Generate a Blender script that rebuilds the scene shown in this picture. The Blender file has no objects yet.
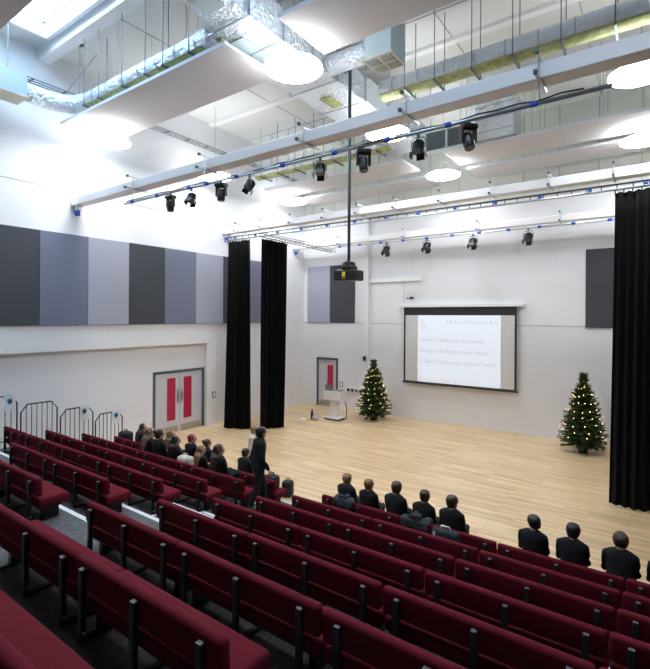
import bpy, bmesh, math, random
from mathutils import Vector, Matrix
from math import sin, cos, pi, radians as R
random.seed(7)
S = bpy.context.scene
COL = S.collection
# ------------------------------------------------------------------ camera
F_PX, W_PX, H_PX, HOR = 464.5, 650, 669, 316.6
cam = bpy.data.cameras.new('camera')
cam.sensor_fit = 'HORIZONTAL'; cam.sensor_width = 36.0
cam.lens = F_PX / W_PX * 36.0
cam.shift_y = -(H_PX / 2 - HOR) / W_PX
cam.clip_end = 200; cam.clip_start = .05
CAM = bpy.data.objects.new('camera', cam); COL.objects.link(CAM)
CAM.matrix_world = Matrix.Translation((0, 0, 3.9)) @ Matrix.Rotation(R(35.51), 4, 'Z') @ Matrix.Rotation(R(90), 4, 'X') @ Matrix.Rotation(R(.287), 4, 'Z')
S.camera = CAM
# ------------------------------------------------------------------ world, exposure
w = bpy.data.worlds.new('sky'); S.world = w; w.use_nodes = True
nt = w.node_tree
bg = nt.nodes['Background']
bg.inputs['Color'].default_value = (.50, .74, 1.0, 1); bg.inputs['Strength'].default_value = 6.0
S.view_settings.view_transform = 'Standard'; S.view_settings.look = 'None'
S.view_settings.exposure = 1.08; S.view_settings.gamma = 1.0; S.view_settings.use_curve_mapping = False
DISC_L = 19.0; FILL_L = 9.0; UP_L = 2.0      # radiance of the round pendant lamps, with the added unseen row
S.cycles.use_denoising = True
S.cycles.max_bounces = 10; S.cycles.diffuse_bounces = 7; S.cycles.sample_clamp_indirect = 6.0
S.cycles.caustics_reflective = False; S.cycles.caustics_refractive = False
# room constants
LW, RW, BW, FW, ROOF = -12.97, 1.53, 16.54, -4.5, 10.75
ROWY, ROWP, RISE = 2.50, .841, .2455           # row A: back face of backrest, pitch, rise
ENDR, ENDL = -4.85, -5.95                      # block ends at the aisle
def rowy(i): return ROWY + ROWP * i            # i: -3 .. 5 (5 = front row)
def rowz(i): return 1.96 - .55 - RISE * i
EDGE = .45                                     # front edge of a tier, ahead of its backrest

# ------------------------------------------------------------------ materials
def mat(name, col, rough=.6, metal=0, emit=None, es=0, bump=None, noise=None, sheen=0, spec=None):
    m = bpy.data.materials.new(name); m.use_nodes = True
    n = m.node_tree.nodes; L = m.node_tree.links; b = n['Principled BSDF']
    b.inputs['Base Color'].default_value = (*col, 1); b.inputs['Roughness'].default_value = rough; b.inputs['Metallic'].default_value = metal
    if spec is not None: b.inputs['Specular IOR Level'].default_value = spec
    if sheen: b.inputs['Sheen Weight'].default_value = sheen
    if emit: b.inputs['Emission Color'].default_value = (*emit, 1); b.inputs['Emission Strength'].default_value = es
    if noise or bump:
        tc = n.new('ShaderNodeTexCoord')
    if noise:   # (scale, amount)
        t = n.new('ShaderNodeTexNoise'); t.inputs['Scale'].default_value = noise[0]; t.inputs['Detail'].default_value = 5
        L.new(tc.outputs['Object'], t.inputs['Vector'])
        mr = n.new('ShaderNodeMapRange'); mr.inputs['From Min'].default_value = .3; mr.inputs['From Max'].default_value = .7
        mr.inputs['To Min'].default_value = 1 - noise[1]; mr.inputs['To Max'].default_value = 1 + noise[1]
        L.new(t.outputs['Fac'], mr.inputs['Value'])
        v = n.new('ShaderNodeVectorMath'); v.operation = 'SCALE'; v.inputs[0].default_value = col
        L.new(mr.outputs['Result'], v.inputs['Scale']); L.new(v.outputs['Vector'], b.inputs['Base Color'])
    if bump:    # (scale, strength, distance)
        t2 = n.new('ShaderNodeTexNoise'); t2.inputs['Scale'].default_value = bump[0]; t2.inputs['Detail'].default_value = 4
        L.new(tc.outputs['Object'], t2.inputs['Vector'])
        bp = n.new('ShaderNodeBump'); bp.inputs['Strength'].default_value = bump[1]; bp.inputs['Distance'].default_value = bump[2]
        L.new(t2.outputs['Fac'], bp.inputs['Height']); L.new(bp.outputs['Normal'], b.inputs['Normal'])
    return m
M = {}
M['wall'] = mat('white_paint', (.79, .805, .835), .55, noise=(1.5, .012))
M['reardark'] = mat('unseen_bounce_absorber', (.07, .07, .08), .8)  # charcoal chosen for out-of-view surfaces, to cut bounce light on seat backs
M['roof'] = mat('roof_liner', (.74, .76, .74), .6, noise=(.8, .02))
M['clad'] = mat('upper_cladding', (.72, .74, .68), .6)
M['joint'] = mat('joint_grey', (.36, .36, .37), .7)
M['beam'] = mat('white_steel', (.90, .90, .91), .4)
M['raft'] = mat('acoustic_raft_white', (.66, .64, .64), .8)
M['raftedge'] = mat('raft_edge', (.78, .83, .9), .5)
M['pd'] = mat('panel_dark_fabric', (.054, .060, .073), .85, noise=(40, .05))
M['pm'] = mat('panel_mid_fabric', (.170, .190, .27), .85, noise=(40, .04))
M['pl'] = mat('panel_light_fabric', (.37, .39, .48), .85, noise=(40, .04))
M['seat'] = mat('burgundy_wool', (.135, .0100, .0200), .9, noise=(90, .12), spec=.12, bump=(350, .15, .002))
M['steel'] = mat('black_steel', (.018, .018, .02), .38, metal=.3)
M['bolt'] = mat('bright_bolt', (.6, .6, .62), .3, metal=1)
M['carpet'] = mat('charcoal_carpet', (.115, .117, .122), .95, noise=(28, .35), bump=(180, .5, .004))
M['nosing'] = mat('white_nosing', (.75, .75, .76), .6)
M['black'] = mat('black_plastic', (.012, .012, .013), .45)
M['lamp'] = mat('lamp_black', (.02, .02, .022), .35, metal=.2)
M['lens'] = mat('lens_glass', (.05, .05, .08), .08, spec=.9)
M['lampgrey'] = mat('lamp_grey', (.16, .16, .17), .4)
M['drape'] = mat('black_drape', (.006, .006, .007), .95, noise=(30, .2), sheen=.03, spec=.1)
M['disc'] = mat('lit_disc', (.9, .9, .9), .5, emit=(.94, .97, 1), es=DISC_L)
M['uplight'] = mat('uplight_lens', (.9, .9, .9), .5, emit=(.95, .98, 1), es=UP_L)
M['filldisc'] = mat('added_fill_disc', (.9, .9, .9), .5, emit=(.97, .985, 1), es=FILL_L)  # for the unseen lamp row added above the benches
M['rim'] = mat('disc_rim', (.8, .8, .8), .4)
M['chrome'] = mat('galvanised', (.55, .60, .65), .35, metal=.8)
M['wire'] = mat('thin_wire', (.35, .40, .44), .5, metal=.4)
M['rod'] = mat('dark_rod', (.16, .20, .22), .5, metal=.4)
M['foil'] = mat('foil_wrap', (.86, .92, .98), .30, metal=.6, bump=(13, 1.0, .10))
M['insul'] = mat('yellow_green_lagging', (.44, .48, .22), .7, noise=(8, .3), bump=(20, .5, .02))
M['box'] = mat('plenum_grey', (.48, .58, .60), .5)
M['grille'] = mat('grille_cream', (.62, .60, .52), .6)
M['grilled'] = mat('grille_dark', (.10, .12, .12), .6)
M['frame'] = mat('slate_frame', (.07, .10, .13), .5)
M['leaf'] = mat('door_leaf', (.58, .59, .66), .45)
M['red'] = mat('red_vision_panel', (.45, .012, .055), .35)
M['kick'] = mat('steel_kickplate', (.45, .42, .38), .4, metal=.7)
M['white'] = mat('white_laminate', (.80, .80, .82), .35)
M['blue'] = mat('blue_socket', (.02, .10, .55), .4)
M['yellow'] = mat('yellow_label', (.9, .62, .02), .5)
M['screen'] = mat('screen_fabric', (.66, .66, .65), .8)
M['image'] = mat('projected_slide', (.45, .48, .54), .8, emit=(.84, .90, 1.0), es=.27)
M['text'] = mat('slide_text', (.30, .31, .35), .8, emit=(.66, .69, .76), es=.26)
M['swirl'] = mat('slide_swirl', (.50, .33, .25), .8, emit=(.9, .6, .5), es=.2)
M['scrblack'] = mat('screen_masking', (.02, .018, .022), .7)
M['skin'] = mat('skin', (.60, .36, .26), .5)
M['blazer'] = mat('black_blazer', (.007, .008, .010), .9, noise=(25, .2))
M['trouser'] = mat('dark_trousers', (.012, .012, .014), .85)
M['shoe'] = mat('black_shoe', (.01, .01, .01), .4)
M['eyes'] = mat('eye', (.05, .035, .03), .2)
M['lips'] = mat('lips', (.45, .18, .15), .5)
M['hblond'] = mat('hair_blond', (.33, .20, .095), .6, noise=(30, .35))
M['hfair'] = mat('hair_fair', (.20, .125, .065), .6, noise=(30, .35))
M['hbrown'] = mat('hair_brown', (.055, .030, .018), .55, noise=(30, .35))
M['hdark'] = mat('hair_dark', (.014, .011, .010), .5, noise=(30, .35))
M['hred'] = mat('hair_crimson', (.33, .012, .045), .6, noise=(30, .3))
M['coat'] = mat('slate_coat', (.035, .04, .05), .9, noise=(14, .5), bump=(25, .8, .02))
M['bag'] = mat('black_bag', (.012, .012, .014), .6, bump=(20, .5, .01))
M['tote'] = mat('cream_tote', (.62, .56, .47), .9, noise=(18, .35))
M['fir'] = mat('fir_needles', (.040, .075, .016), .7, noise=(9, .5))
M['bark'] = mat('bark', (.08, .05, .03), .8)
M['bulb'] = mat('warm_bulb', (1, .8, .4), .4, emit=(1, .62, .22), es=3.8)
M['cable'] = mat('green_cable', (.02, .05, .02), .6)
M['crest_b'] = mat('crest_blue', (.05, .35, .55), .6)
M['crest_k'] = mat('crest_black', (.01, .012, .02), .6)
M['paper'] = mat('paper', (.78, .78, .80), .8)
M['bottle'] = mat('dark_bottle', (.06, .01, .012), .2)
M['floorbox'] = mat('pale_item', (.6, .62, .7), .6)

def wood():
    m = bpy.data.materials.new('maple_strip_floor'); m.use_nodes = True
    n = m.node_tree.nodes; L = m.node_tree.links; b = n['Principled BSDF']
    tc = n.new('ShaderNodeTexCoord')
    br = n.new('ShaderNodeTexBrick'); br.inputs['Scale'].default_value = 1; br.offset = .37; br.squash = 1
    br.inputs['Brick Width'].default_value = 1.1; br.inputs['Row Height'].default_value = .075
    br.inputs['Mortar Size'].default_value = .0025; br.inputs['Mortar Smooth'].default_value = .2; br.inputs['Bias'].default_value = .0
    br.inputs['Color1'].default_value = (.84, .62, .38, 1); br.inputs['Color2'].default_value = (.62, .43, .235, 1); br.inputs['Mortar'].default_value = (.38, .25, .14, 1)
    L.new(tc.outputs['Object'], br.inputs['Vector'])
    mp = n.new('ShaderNodeMapping'); mp.inputs['Scale'].default_value = (.55, 14, 1)
    no = n.new('ShaderNodeTexNoise'); no.inputs['Scale'].default_value = 1.6; no.inputs['Detail'].default_value = 6
    L.new(tc.outputs['Object'], mp.inputs['Vector']); L.new(mp.outputs['Vector'], no.inputs['Vector'])
    mx = n.new('ShaderNodeMix'); mx.data_type = 'RGBA'; mx.blend_type = 'OVERLAY'; mx.inputs['Factor'].default_value = .55
    L.new(br.outputs['Color'], mx.inputs[6]); L.new(no.outputs['Fac'], mx.inputs[7])
    L.new(mx.outputs[2], b.inputs['Base Color'])
    b.inputs['Roughness'].default_value = .30; b.inputs['Specular IOR Level'].default_value = .45
    return m
M['wood'] = wood()
def glass():
    m = bpy.data.materials.new('rooflight_glass'); m.use_nodes = True
    n = m.node_tree.nodes; L = m.node_tree.links; n.remove(n['Principled BSDF'])
    t = n.new('ShaderNodeBsdfTransparent'); g = n.new('ShaderNodeBsdfGlossy'); g.inputs['Roughness'].default_value = .05
    mx = n.new('ShaderNodeMixShader'); mx.inputs[0].default_value = .06
    L.new(t.outputs[0], mx.inputs[1]); L.new(g.outputs[0], mx.inputs[2]); L.new(mx.outputs[0], n['Material Output'].inputs[0])
    return m
M['glass'] = glass()

# ------------------------------------------------------------------ helpers
def tag(o, label=None, cat=None, group=None, kind=None):
    if label: o['label'] = label
    if cat: o['category'] = cat
    if group: o['group'] = group
    if kind: o['kind'] = kind
    return o
def empty(name, loc=(0, 0, 0), label=None, cat=None, group=None, rz=0):
    o = bpy.data.objects.new(name, None); COL.objects.link(o); o.location = loc; o.rotation_euler = (0, 0, rz)
    o.empty_display_size = .1
    return tag(o, label, cat, group)
class MB:
    def __init__(s): s.b = bmesh.new()
    def box(s, x0, x1, y0, y1, z0, z1, bev=0, seg=2, mtx=None):
        r = bmesh.ops.create_cube(s.b, size=1)['verts']
        for v in r: v.co = Vector(((x0 + x1) / 2 + v.co.x * (x1 - x0), (y0 + y1) / 2 + v.co.y * (y1 - y0), (z0 + z1) / 2 + v.co.z * (z1 - z0)))
        if bev:
            es = list({e for v in r for e in v.link_edges})
            q = bmesh.ops.bevel(s.b, geom=es, offset=bev, segments=seg, affect='EDGES', profile=.5)
            r = list({v for f in q['faces'] for v in f.verts} | {v for v in r if v.is_valid})
            if mtx is not None:
                r = s._island(r[0])
        if mtx is not None:
            for v in r: v.co = mtx @ v.co
        return s
    def _island(s, v0):
        seen = {v0}; st = [v0]
        while st:
            v = st.pop()
            for e in v.link_edges:
                o = e.other_vert(v)
                if o not in seen: seen.add(o); st.append(o)
        return list(seen)
    def tube(s, pts, rad, n=8, side=None, caps=True, power=1.0):
        """loft along pts; rad: number, or list of numbers / (r_side, r_other)"""
        pts = [Vector(p) for p in pts]; k = len(pts)
        if not isinstance(rad, (list,)): rad = [rad] * k
        rings = []
        for i, p in enumerate(pts):
            t = (pts[min(i + 1, k - 1)] - pts[max(i - 1, 0)])
            t = t.normalized() if t.length > 1e-9 else Vector((0, 0, 1))
            sd = Vector(side) if side else (Vector((0, 0, 1)) if abs(t.z) < .9 else Vector((1, 0, 0)))
            sd = (sd - t * sd.dot(t))
            sd = sd.normalized() if sd.length > 1e-6 else t.orthogonal().normalized()
            u = t.cross(sd)
            r = rad[i]; ra, rb = (r if isinstance(r, tuple) else (r, r))
            ring = []
            for j in range(n):
                a = 2 * pi * j / n; ca, sa = cos(a), sin(a)
                ca = math.copysign(abs(ca) ** power, ca); sa = math.copysign(abs(sa) ** power, sa)
                ring.append(s.b.verts.new(p + sd * ca * ra + u * sa * rb))
            rings.append(ring)
        for i in range(k - 1):
            for j in range(n):
                s.b.faces.new((rings[i][j], rings[i][(j + 1) % n], rings[i + 1][(j + 1) % n], rings[i + 1][j]))
        if caps:
            s.b.faces.new(rings[0][::-1]); s.b.faces.new(rings[-1])
        return s
    def cyl(s, p0, p1, r, n=12, r2=None): return s.tube([p0, p1], [r, r if r2 is None else r2], n)
    def ball(s, c, rx, ry=None, rz=None, n=12, m=8, mtx=None):
        ry = ry or rx; rz = rz or rx
        r = bmesh.ops.create_uvsphere(s.b, u_segments=n, v_segments=m, radius=1)['verts']
        for v in r:
            q = Vector((v.co.x * rx, v.co.y * ry, v.co.z * rz))
            if mtx is not None: q = mtx @ q
            v.co = q + Vector(c)
        return s
    def poly(s, pts, d):      # extruded polygon by vector d
        a = [s.b.verts.new(Vector(p)) for p in pts]; c = [s.b.verts.new(Vector(p) + Vector(d)) for p in pts]
        s.b.faces.new(a[::-1]); s.b.faces.new(c)
        for i in range(len(a)): s.b.faces.new((a[i], a[(i + 1) % len(a)], c[(i + 1) % len(a)], c[i]))
        return s
    def xf(s, mtx):
        for v in s.b.verts: v.co = mtx @ v.co
        return s
    def mesh(s, name, m, smooth=False):
        bmesh.ops.recalc_face_normals(s.b, faces=s.b.faces)
        me = bpy.data.meshes.new(name); s.b.to_mesh(me); s.b.free(); me.materials.append(m)
        if smooth:
            for p in me.polygons: p.use_smooth = True
        return me
    def build(s, name, m, parent=None, smooth=False, loc=None):
        o = bpy.data.objects.new(name, s.mesh(name, m, smooth)); COL.objects.link(o)
        if parent: o.parent = parent
        if loc is not None: o.location = loc
        return o
def auto(o):     # flat/smooth by angle
    for p in o.data.polygons: p.use_smooth = True
    try: o.data.set_sharp_from_angle(angle=R(40))
    except Exception: pass
    return o
KIDS = {}
def children(o): return [c for c in list(COL.objects) if c.parent == o]
def copy_tree(o, parent=None, kids=None):
    if kids is None:
        kids = {}
        for c in COL.objects:
            if c.parent: kids.setdefault(c.parent.name, []).append(c)
    c = o.copy(); COL.objects.link(c); c.parent = parent
    for ch in kids.get(o.name, []): copy_tree(ch, c, kids)
    return c
def struct(name, mb, m, label=None, smooth=False):
    return tag(mb.build(name, m, None, smooth), label, None, None, 'structure')

# ------------------------------------------------------------------ setting
struct('floor', MB().box(LW - .4, RW + .2, FW - .2, BW + .2, -.15, 0), M['wood'], 'pale maple strip floor of the hall')
# tiered seating platform
mb = MB()
for i in range(-7, 6):
    y0 = rowy(i - 1) + EDGE; y1 = rowy(i) + EDGE
    if i == -7: y0 = FW
    mb.box(-11.9 if i > -7 else LW + .0, RW, y0, y1, 0, rowz(i))
for i in range(-4, 4):            # half steps in the aisle
    y1 = rowy(i) + EDGE; z = (rowz(i) + rowz(i + 1)) / 2
    mb.box(-5.86, -4.92, y1, y1 + .27, rowz(i + 1), z)
struct('floor_tiers', mb, M['carpet'], 'charcoal carpeted tiers under the bench rows')
mb = MB()
for i in range(-4, 6):
    y1 = rowy(i) + EDGE; z = rowz(i)
    mb.box(-11.9, RW, y1 - .055, y1 + .004, z - .03, z + .004)
for i in range(-4, 4):
    y1 = rowy(i) + EDGE; z = (rowz(i) + rowz(i + 1)) / 2
    mb.box(-5.86, -4.92, y1 + .22, y1 + .274, z - .02, z + .004)
    mb.box(-5.864, -5.82, y1, y1 + .27, z - .02, z + .004)
struct('trim_1', mb, M['nosing'], 'white step nosings')
# left wall: upper, lower recess, far pier
struct('wall_left', MB().box(LW - .35, LW, FW, BW + .2, 2.94, ROOF + .2).box(LW - .35, LW, 10.99, BW + .2, 0, 2.94)
       .box(LW - .5, LW - .16, FW, 8.92, 0, 2.94).box(LW - .5, LW - .16, 8.92, 10.99, 2.08, 2.94).box(LW - .5, LW - .35, 8.9, 11, 0, 2.1), M['wall'], 'white left wall with recessed lower part')
struct('wall_back', MB().box(LW - .3, -12.24, BW, BW + .3, 0, 7.9).box(-11.1, RW + .3, BW, BW + .3, 0, 7.9).box(-12.24, -11.1, BW, BW + .3, 2.12, 7.9).box(-12.3, -11, BW + .2, BW + .3, 0, 2.2), M['wall'], 'white back wall behind the screen')
mb = MB().box(LW - .3, RW + .3, BW + .04, BW + .3, 7.9, ROOF + .2)
struct('wall_back_upper', mb, M['clad'], 'pale cladding above the back wall')
mb = MB()
for k in range(13): mb.box(LW + 1.1 * k + .5, LW + 1.1 * k + .515, BW + .03, BW + .05, 7.9, ROOF)
mb.box(LW, RW, BW - .01, BW + .05, 7.89, 7.94)
struct('trim_2', mb, M['joint'], 'cladding joints high on the back wall')
struct('wall_right', MB().box(RW, RW + .3, FW, BW + .2, 0, ROOF + .2), M['reardark'])  # unseen wall, made dark to keep bounce light off the seat backs
struct('wall_rear', MB().box(LW - .3, RW + .3, FW - .3, FW, 0, ROOF + .2), M['reardark'])  # likewise unseen and darkened to absorb light
# roof with four rooflights
SKY = [(-12.1, -7.6, 3.5, 5.25), (-3.9, .2, 3.5, 5.25)]
mb = MB()
for (y0, y1) in ((2.0, 3.5), (5.25, BW + .3)): mb.box(LW - .3, RW + .3, y0, y1, ROOF, ROOF + .2)
for (y0, y1) in ((3.5, 5.25),):
    for (x0, x1) in ((LW - .3, -12.1), (-7.6, -3.9), (.2, RW + .3)): mb.box(x0, x1, y0, y1, ROOF, ROOF + .2)
struct('ceiling', mb, M['roof'], 'pale grey roof liner')
struct('ceiling_rear', MB().box(LW - .3, RW + .3, FW - .3, 2.0, ROOF, ROOF + .2), M['reardark'])  # unseen roof part, darkened so less light reaches the seat backs
for k, (x0, x1, y0, y1) in enumerate(SKY):
    fr = MB()
    for (a, b_, c, d) in ((x0 - .08, x0 + .015, y0 - .08, y1 + .08), (x1 - .015, x1 + .08, y0 - .08, y1 + .08), (x0, x1, y0 - .08, y0 + .015), (x0, x1, y1 - .015, y1 + .08)):
        fr.box(a, b_, c, d, ROOF - .12, ROOF + .24)
    f = struct('window_%d' % (k + 1), fr, M['beam'], 'rooflight with white upstand and glass pane')
    MB().box(x0 + .005, x1 - .005, y0 + .005, y1 - .005, ROOF + .20, ROOF + .215).build('pane', M['glass'], f)
    MB().box(x0, x1, y0 + .10, y0 + .125, ROOF + .16, ROOF + .19).box(x0, x1, y1 - .125, y1 - .10, ROOF + .16, ROOF + .19).box(x0 + .10, x0 + .125, y0, y1, ROOF + .16, ROOF + .19).build('window_frame', M['rod'], f)
mb = MB()
for x in (-10.1, -7.4, -4.1, -1.4): mb.box(x, x + .02, FW, BW, ROOF - .012, ROOF + .01)
for y in (7.6, 9.9, 13): mb.box(LW, RW, y, y + .02, ROOF - .012, ROOF + .01)
struct('trim_3', mb, M['joint'], 'joints in the roof liner')
struct('trim_4', MB().box(LW - .01, LW + .006, FW, BW, 7.26, 7.28), M['joint'], 'horizontal joint on the left wall')
struct('trim_5', MB().box(-9.54, RW, BW - .006, BW, 3.62, 3.64).box(LW, -9.82, BW - .006, BW, 3.62, 3.64).box(-8.03, -8.015, BW - .006, BW, 4.5, 5.3), M['joint'], 'horizontal joint on the back wall')
struct('column', MB().box(-9.82, -9.54, BW - .16, BW + .05, 0, 7.9, .01), M['wall'], 'white boxed column on the back wall')
struct('trim_6', MB().box(-9.54, -7.28, BW - .09, BW, 5.28, 5.42, .008), M['beam'], 'white trunking on the back wall')
struct('baseboard_back', MB().box(-11.0, RW, BW - .012, BW, 0, .09), M['wall'])
# roof beams and lighting-grid beams
struct('beam', MB().box(LW, RW, 5.42, 5.70, ROOF - .3, ROOF, .01), M['beam'], 'white roof beam beside the rooflight')
struct('beam', MB().box(LW, RW, 11.0, 11.2, ROOF - .1, ROOF, .01), M['beam'], 'white roof beam over the middle of the hall')
def gridbeam(y, z0, label, w=.28, h=.20):
    mb = MB().box(LW, RW, y, y + w, z0, z0 + h, .012)
    mb.box(LW, RW, y + w * .35, y + w * .65, z0 + h, z0 + h + .03)
    b = struct('beam', mb, M['beam'], label)
    return b
gridbeam(6.26, 6.88, 'long white box beam nearest the seating')
gridbeam(11.65, 6.90, 'white box beam above the black drapes')
gridbeam(15.72, 6.85, 'white box beam nearest the back wall')
for y, lab in ((6.4, 'small blue beam fixing at left end of nearest white beam'), (11.8, 'small blue beam fixing where the middle white beam meets left wall'), (15.85, 'small blue beam fixing in corner under the far white beam')):
    e = empty('beam_bracket', (LW, y, 6.7), lab, 'bracket', 'beam end brackets')
    MB().box(0, .22, -.07, .07, .05, .2, .01).build('plate', M['chrome'], e)
    MB().box(.02, .14, -.05, .05, -.08, .08, .02).build('socket', M['blue'], e)
# acoustic wall panels
def wpanel(x0, x1, y0, y1, z0, z1, m, lab, grp):
    o = MB().box(x0, x1, y0, y1, z0, z1, .006, 1).build('acoustic_board', m)
    return tag(o, lab, 'wall panel', grp)
ys = [5.463 + 1.245 * i for i in range(-3, 8)]
cyc = ['pm', 'pl', 'pd']   # index of first interval
lab = {'pd': 'dark charcoal', 'pm': 'mid blue-grey', 'pl': 'pale lilac-grey'}
seq = ['pm', 'pl', 'pd', 'pm', 'pl', 'pd', 'pm', 'pl', 'pd', 'pm']
where = ['', '', 'at the left edge of the photo', 'second from the left edge of the photo', 'third from the left edge, above the folded railings', 'fourth from the left edge, left of the doors',
         'fifth from the left edge, above the double doors', 'left of the first black drape', 'half behind the first black drape', 'between the two black drapes']
for k in range(2, 10):
    wpanel(LW, LW + .05, ys[k] + .004, ys[k + 1] - .004, 3.64, 6.095, M[seq[k]], '%s acoustic panel on left wall %s' % (lab[seq[k]], where[k]), 'acoustic panels on the left wall')
wpanel(-12.74, -11.52, BW - .05, BW, 3.64, 6.1, M['pl'], 'pale lilac-grey acoustic panel on back wall in the left corner', 'acoustic panels on the back wall')
wpanel(-11.51, -10.27, BW - .05, BW, 3.64, 6.1, M['pd'], 'dark charcoal acoustic panel on back wall behind the projector', 'acoustic panels on the back wall')
wpanel(-1.80, -.56, BW - .05, BW, 3.60, 6.03, M['pd'], 'dark charcoal acoustic panel on back wall beside the right-hand drape', 'acoustic panels on the back wall')
# double doors in left recess (kind structure)
DX = LW - .16
mb = MB().box(DX - .08, DX + .03, 8.92, 9.0, 0, 2.08).box(DX - .08, DX + .03, 10.89, 10.97, 0, 2.08).box(DX - .08, DX + .03, 9.0, 10.89, 2.0, 2.08)
d = struct('door_1', mb, M['frame'], 'grey framed double doors with red vision panels in left wall')
for a, b_, s in ((9.0, 9.94, 1), (9.95, 10.89, -1)):
    lf = MB().box(DX - .05, DX, a, b_, .01, 2.0, .004, 1).build('door_leaf', M['leaf'], d)
    c = (9.945 - .33) if s > 0 else (9.945 + .33)
    MB().box(DX, DX + .012, c - .16, c + .16, .42, 1.83).build('vision_panel', M['red'], lf)
    h = 9.945 - .07 * s
    MB().box(DX, DX + .01, h - .03, h + .03, .95, 1.45).build('push_plate', M['kick'], lf)
    MB().tube([(DX, h, 1.05), (DX + .06, h, 1.05), (DX + .06, h, 1.35), (DX, h, 1.35)], .012, 8).build('door_handle', M['bolt'], lf)
    MB().box(DX, DX + .006, a + .05, b_ - .05, .02, .22).build('kick_plate', M['kick'], lf)
mb = MB().box(-12.22, -12.15, BW - .03, BW + .12, 0, 2.10).box(-11.19, -11.12, BW - .03, BW + .12, 0, 2.10).box(-12.15, -11.19, BW - .03, BW + .12, 2.03, 2.10)
d = struct('door_2', mb, M['frame'], 'grey framed single door with red vision panel in back wall')
lf = MB().box(-12.15, -11.19, BW + .02, BW + .07, .01, 2.03).build('door_leaf', M['leaf'], d)
MB().box(-11.66, -11.36, BW + .008, BW + .02, .42, 1.8).build('vision_panel', M['red'], lf)
MB().box(-12.1, -11.24, BW + .014, BW + .02, .03, .25).build('kick_plate', M['kick'], lf)
MB().box(-12.05, -11.78, BW - .03, BW + .02, 1.90, 1.97, .005).tube([(-11.8, BW - .01, 1.95), (-11.55, BW - .05, 1.97), (-11.4, BW, 1.99)], .01, 6).build('door_closer', M['chrome'], lf)
MB().tube([(-11.27, BW + .02, 1.0), (-11.27, BW - .04, 1.0), (-11.37, BW - .04, 1.0)], .011, 8).build('door_handle', M['bolt'], lf)

# ------------------------------------------------------------------ bench sections
def bench_proto(L):
    t = empty('bench_section', (0, 0, 0), 'x', 'bench')
    MB().box(.008, L - .008, .025, .385, .175, .295, .034, 3).build('seat', M['seat'], t, True)
    mtx = Matrix.Translation((0, .04, .3)) @ Matrix.Rotation(R(3), 4, 'X') @ Matrix.Translation((0, -.04, -.3))
    MB().box(.006, L - .006, 0, .08, .330, .55, .032, 4, mtx=mtx).build('backrest', M['seat'], t, True)
    for x in (.15, L / 2, L - .15):
        mb = MB().box(x - .024, x + .024, -.045, -.006, 0, .50, .006, 1)
        p = auto(mb.build('post', M['steel'], t))
        auto(MB().box(x - .024, x + .024, -.006, .30, 0, .028, .004, 1).build('foot', M['steel'], p))
        MB().cyl((x + .024, -.026, .075), (x + .036, -.026, .075), .011, 8).build('bolt', M['bolt'], p)
        MB().box(x - .020, x + .020, -.042, -.010, .50, .506).build('cap', M['lampgrey'], p)
    MB().box(.04, L - .04, .06, .30, .150, .185).build('seat_frame', M['steel'], t)
    for x in (.10, L - .16): MB().box(x, x + .06, .10, .29, 0, .15).build('bracket', M['steel'], t)
    return t
PB = {1.52: bench_proto(1.52), 1.045: bench_proto(1.045)}
USED = set()
ORD = ['front', 'second', 'third', 'fourth', 'fifth', 'sixth', 'seventh', 'eighth', 'ninth']
NTH = ['first', 'second', 'third', 'fourth', 'fifth']
def place_bench(L, x, i, block, n):
    o = PB[L] if L not in USED else copy_tree(PB[L]); USED.add(L)
    jit = .012 * (n % 2)
    o.location = (x, rowy(i) - jit, rowz(i) + .012 * (n % 2))
    r = ORD[5 - i]
    o['label'] = 'burgundy bench section, %s block, %s row from the stage, %s from the aisle' % (block, r, NTH[n])
    o['group'] = 'burgundy bench sections'
for i in range(5, -3, -1):
    # right block
    x = ENDR
    for n in range(4):
        if n == 3 and i < 1: continue
        if i <= -1 and n == 2: continue
        place_bench(1.52, x, i, 'right-hand', n); x += 1.52
    if i < 0: continue
    x = ENDL
    for n in range(4):
        L = 1.52 if n < 3 else 1.045
        x -= L
        if i == 0 and n >= 1: continue
        if i == 1 and n >= 2: continue
        if i == 2 and n >= 4: continue
        place_bench(L, x, i, 'left-hand', n)

# ------------------------------------------------------------------ guard railings on the left of the tiers
def railing(y0, y1, zb, zt, lab):
    t = empty('guard_railing', (-11.97, (y0 + y1) / 2, zb), lab, 'railing', 'black guard railings'); h = zt - zb; L = (y1 - y0) / 2 - .03
    c = .17
    MB().tube([(0, -L, 0), (0, -L, h - c), (0, -L + c * .8, h), (0, L - c * .8, h), (0, L, h - c), (0, L, 0)], .017, 8).build('rail_frame', M['steel'], t, True)
    MB().tube([(0, -L, .12), (0, L, .12)], .012, 6).build('bottom_rail', M['steel'], t, True)
    for k in range(1, 7):
        y = -L + 2 * L * k / 7
        MB().tube([(0, y, .12), (0, y, h)], .009, 6).build('baluster', M['steel'], t, True)
    return t
railing(3.72, 4.62, rowz(2), 2.06, 'black guard railing at the left edge of photo, highest tier')
railing(4.64, 5.50, rowz(3), 1.81, 'black guard railing with no poster, second from the left')
railing(5.52, 6.39, rowz(4), 1.55, 'black guard railing third from the left, crest poster on it')
railing(6.40, 7.21, 0.03, 1.29, 'black guard railing nearest the stage, crest poster on it')
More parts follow.
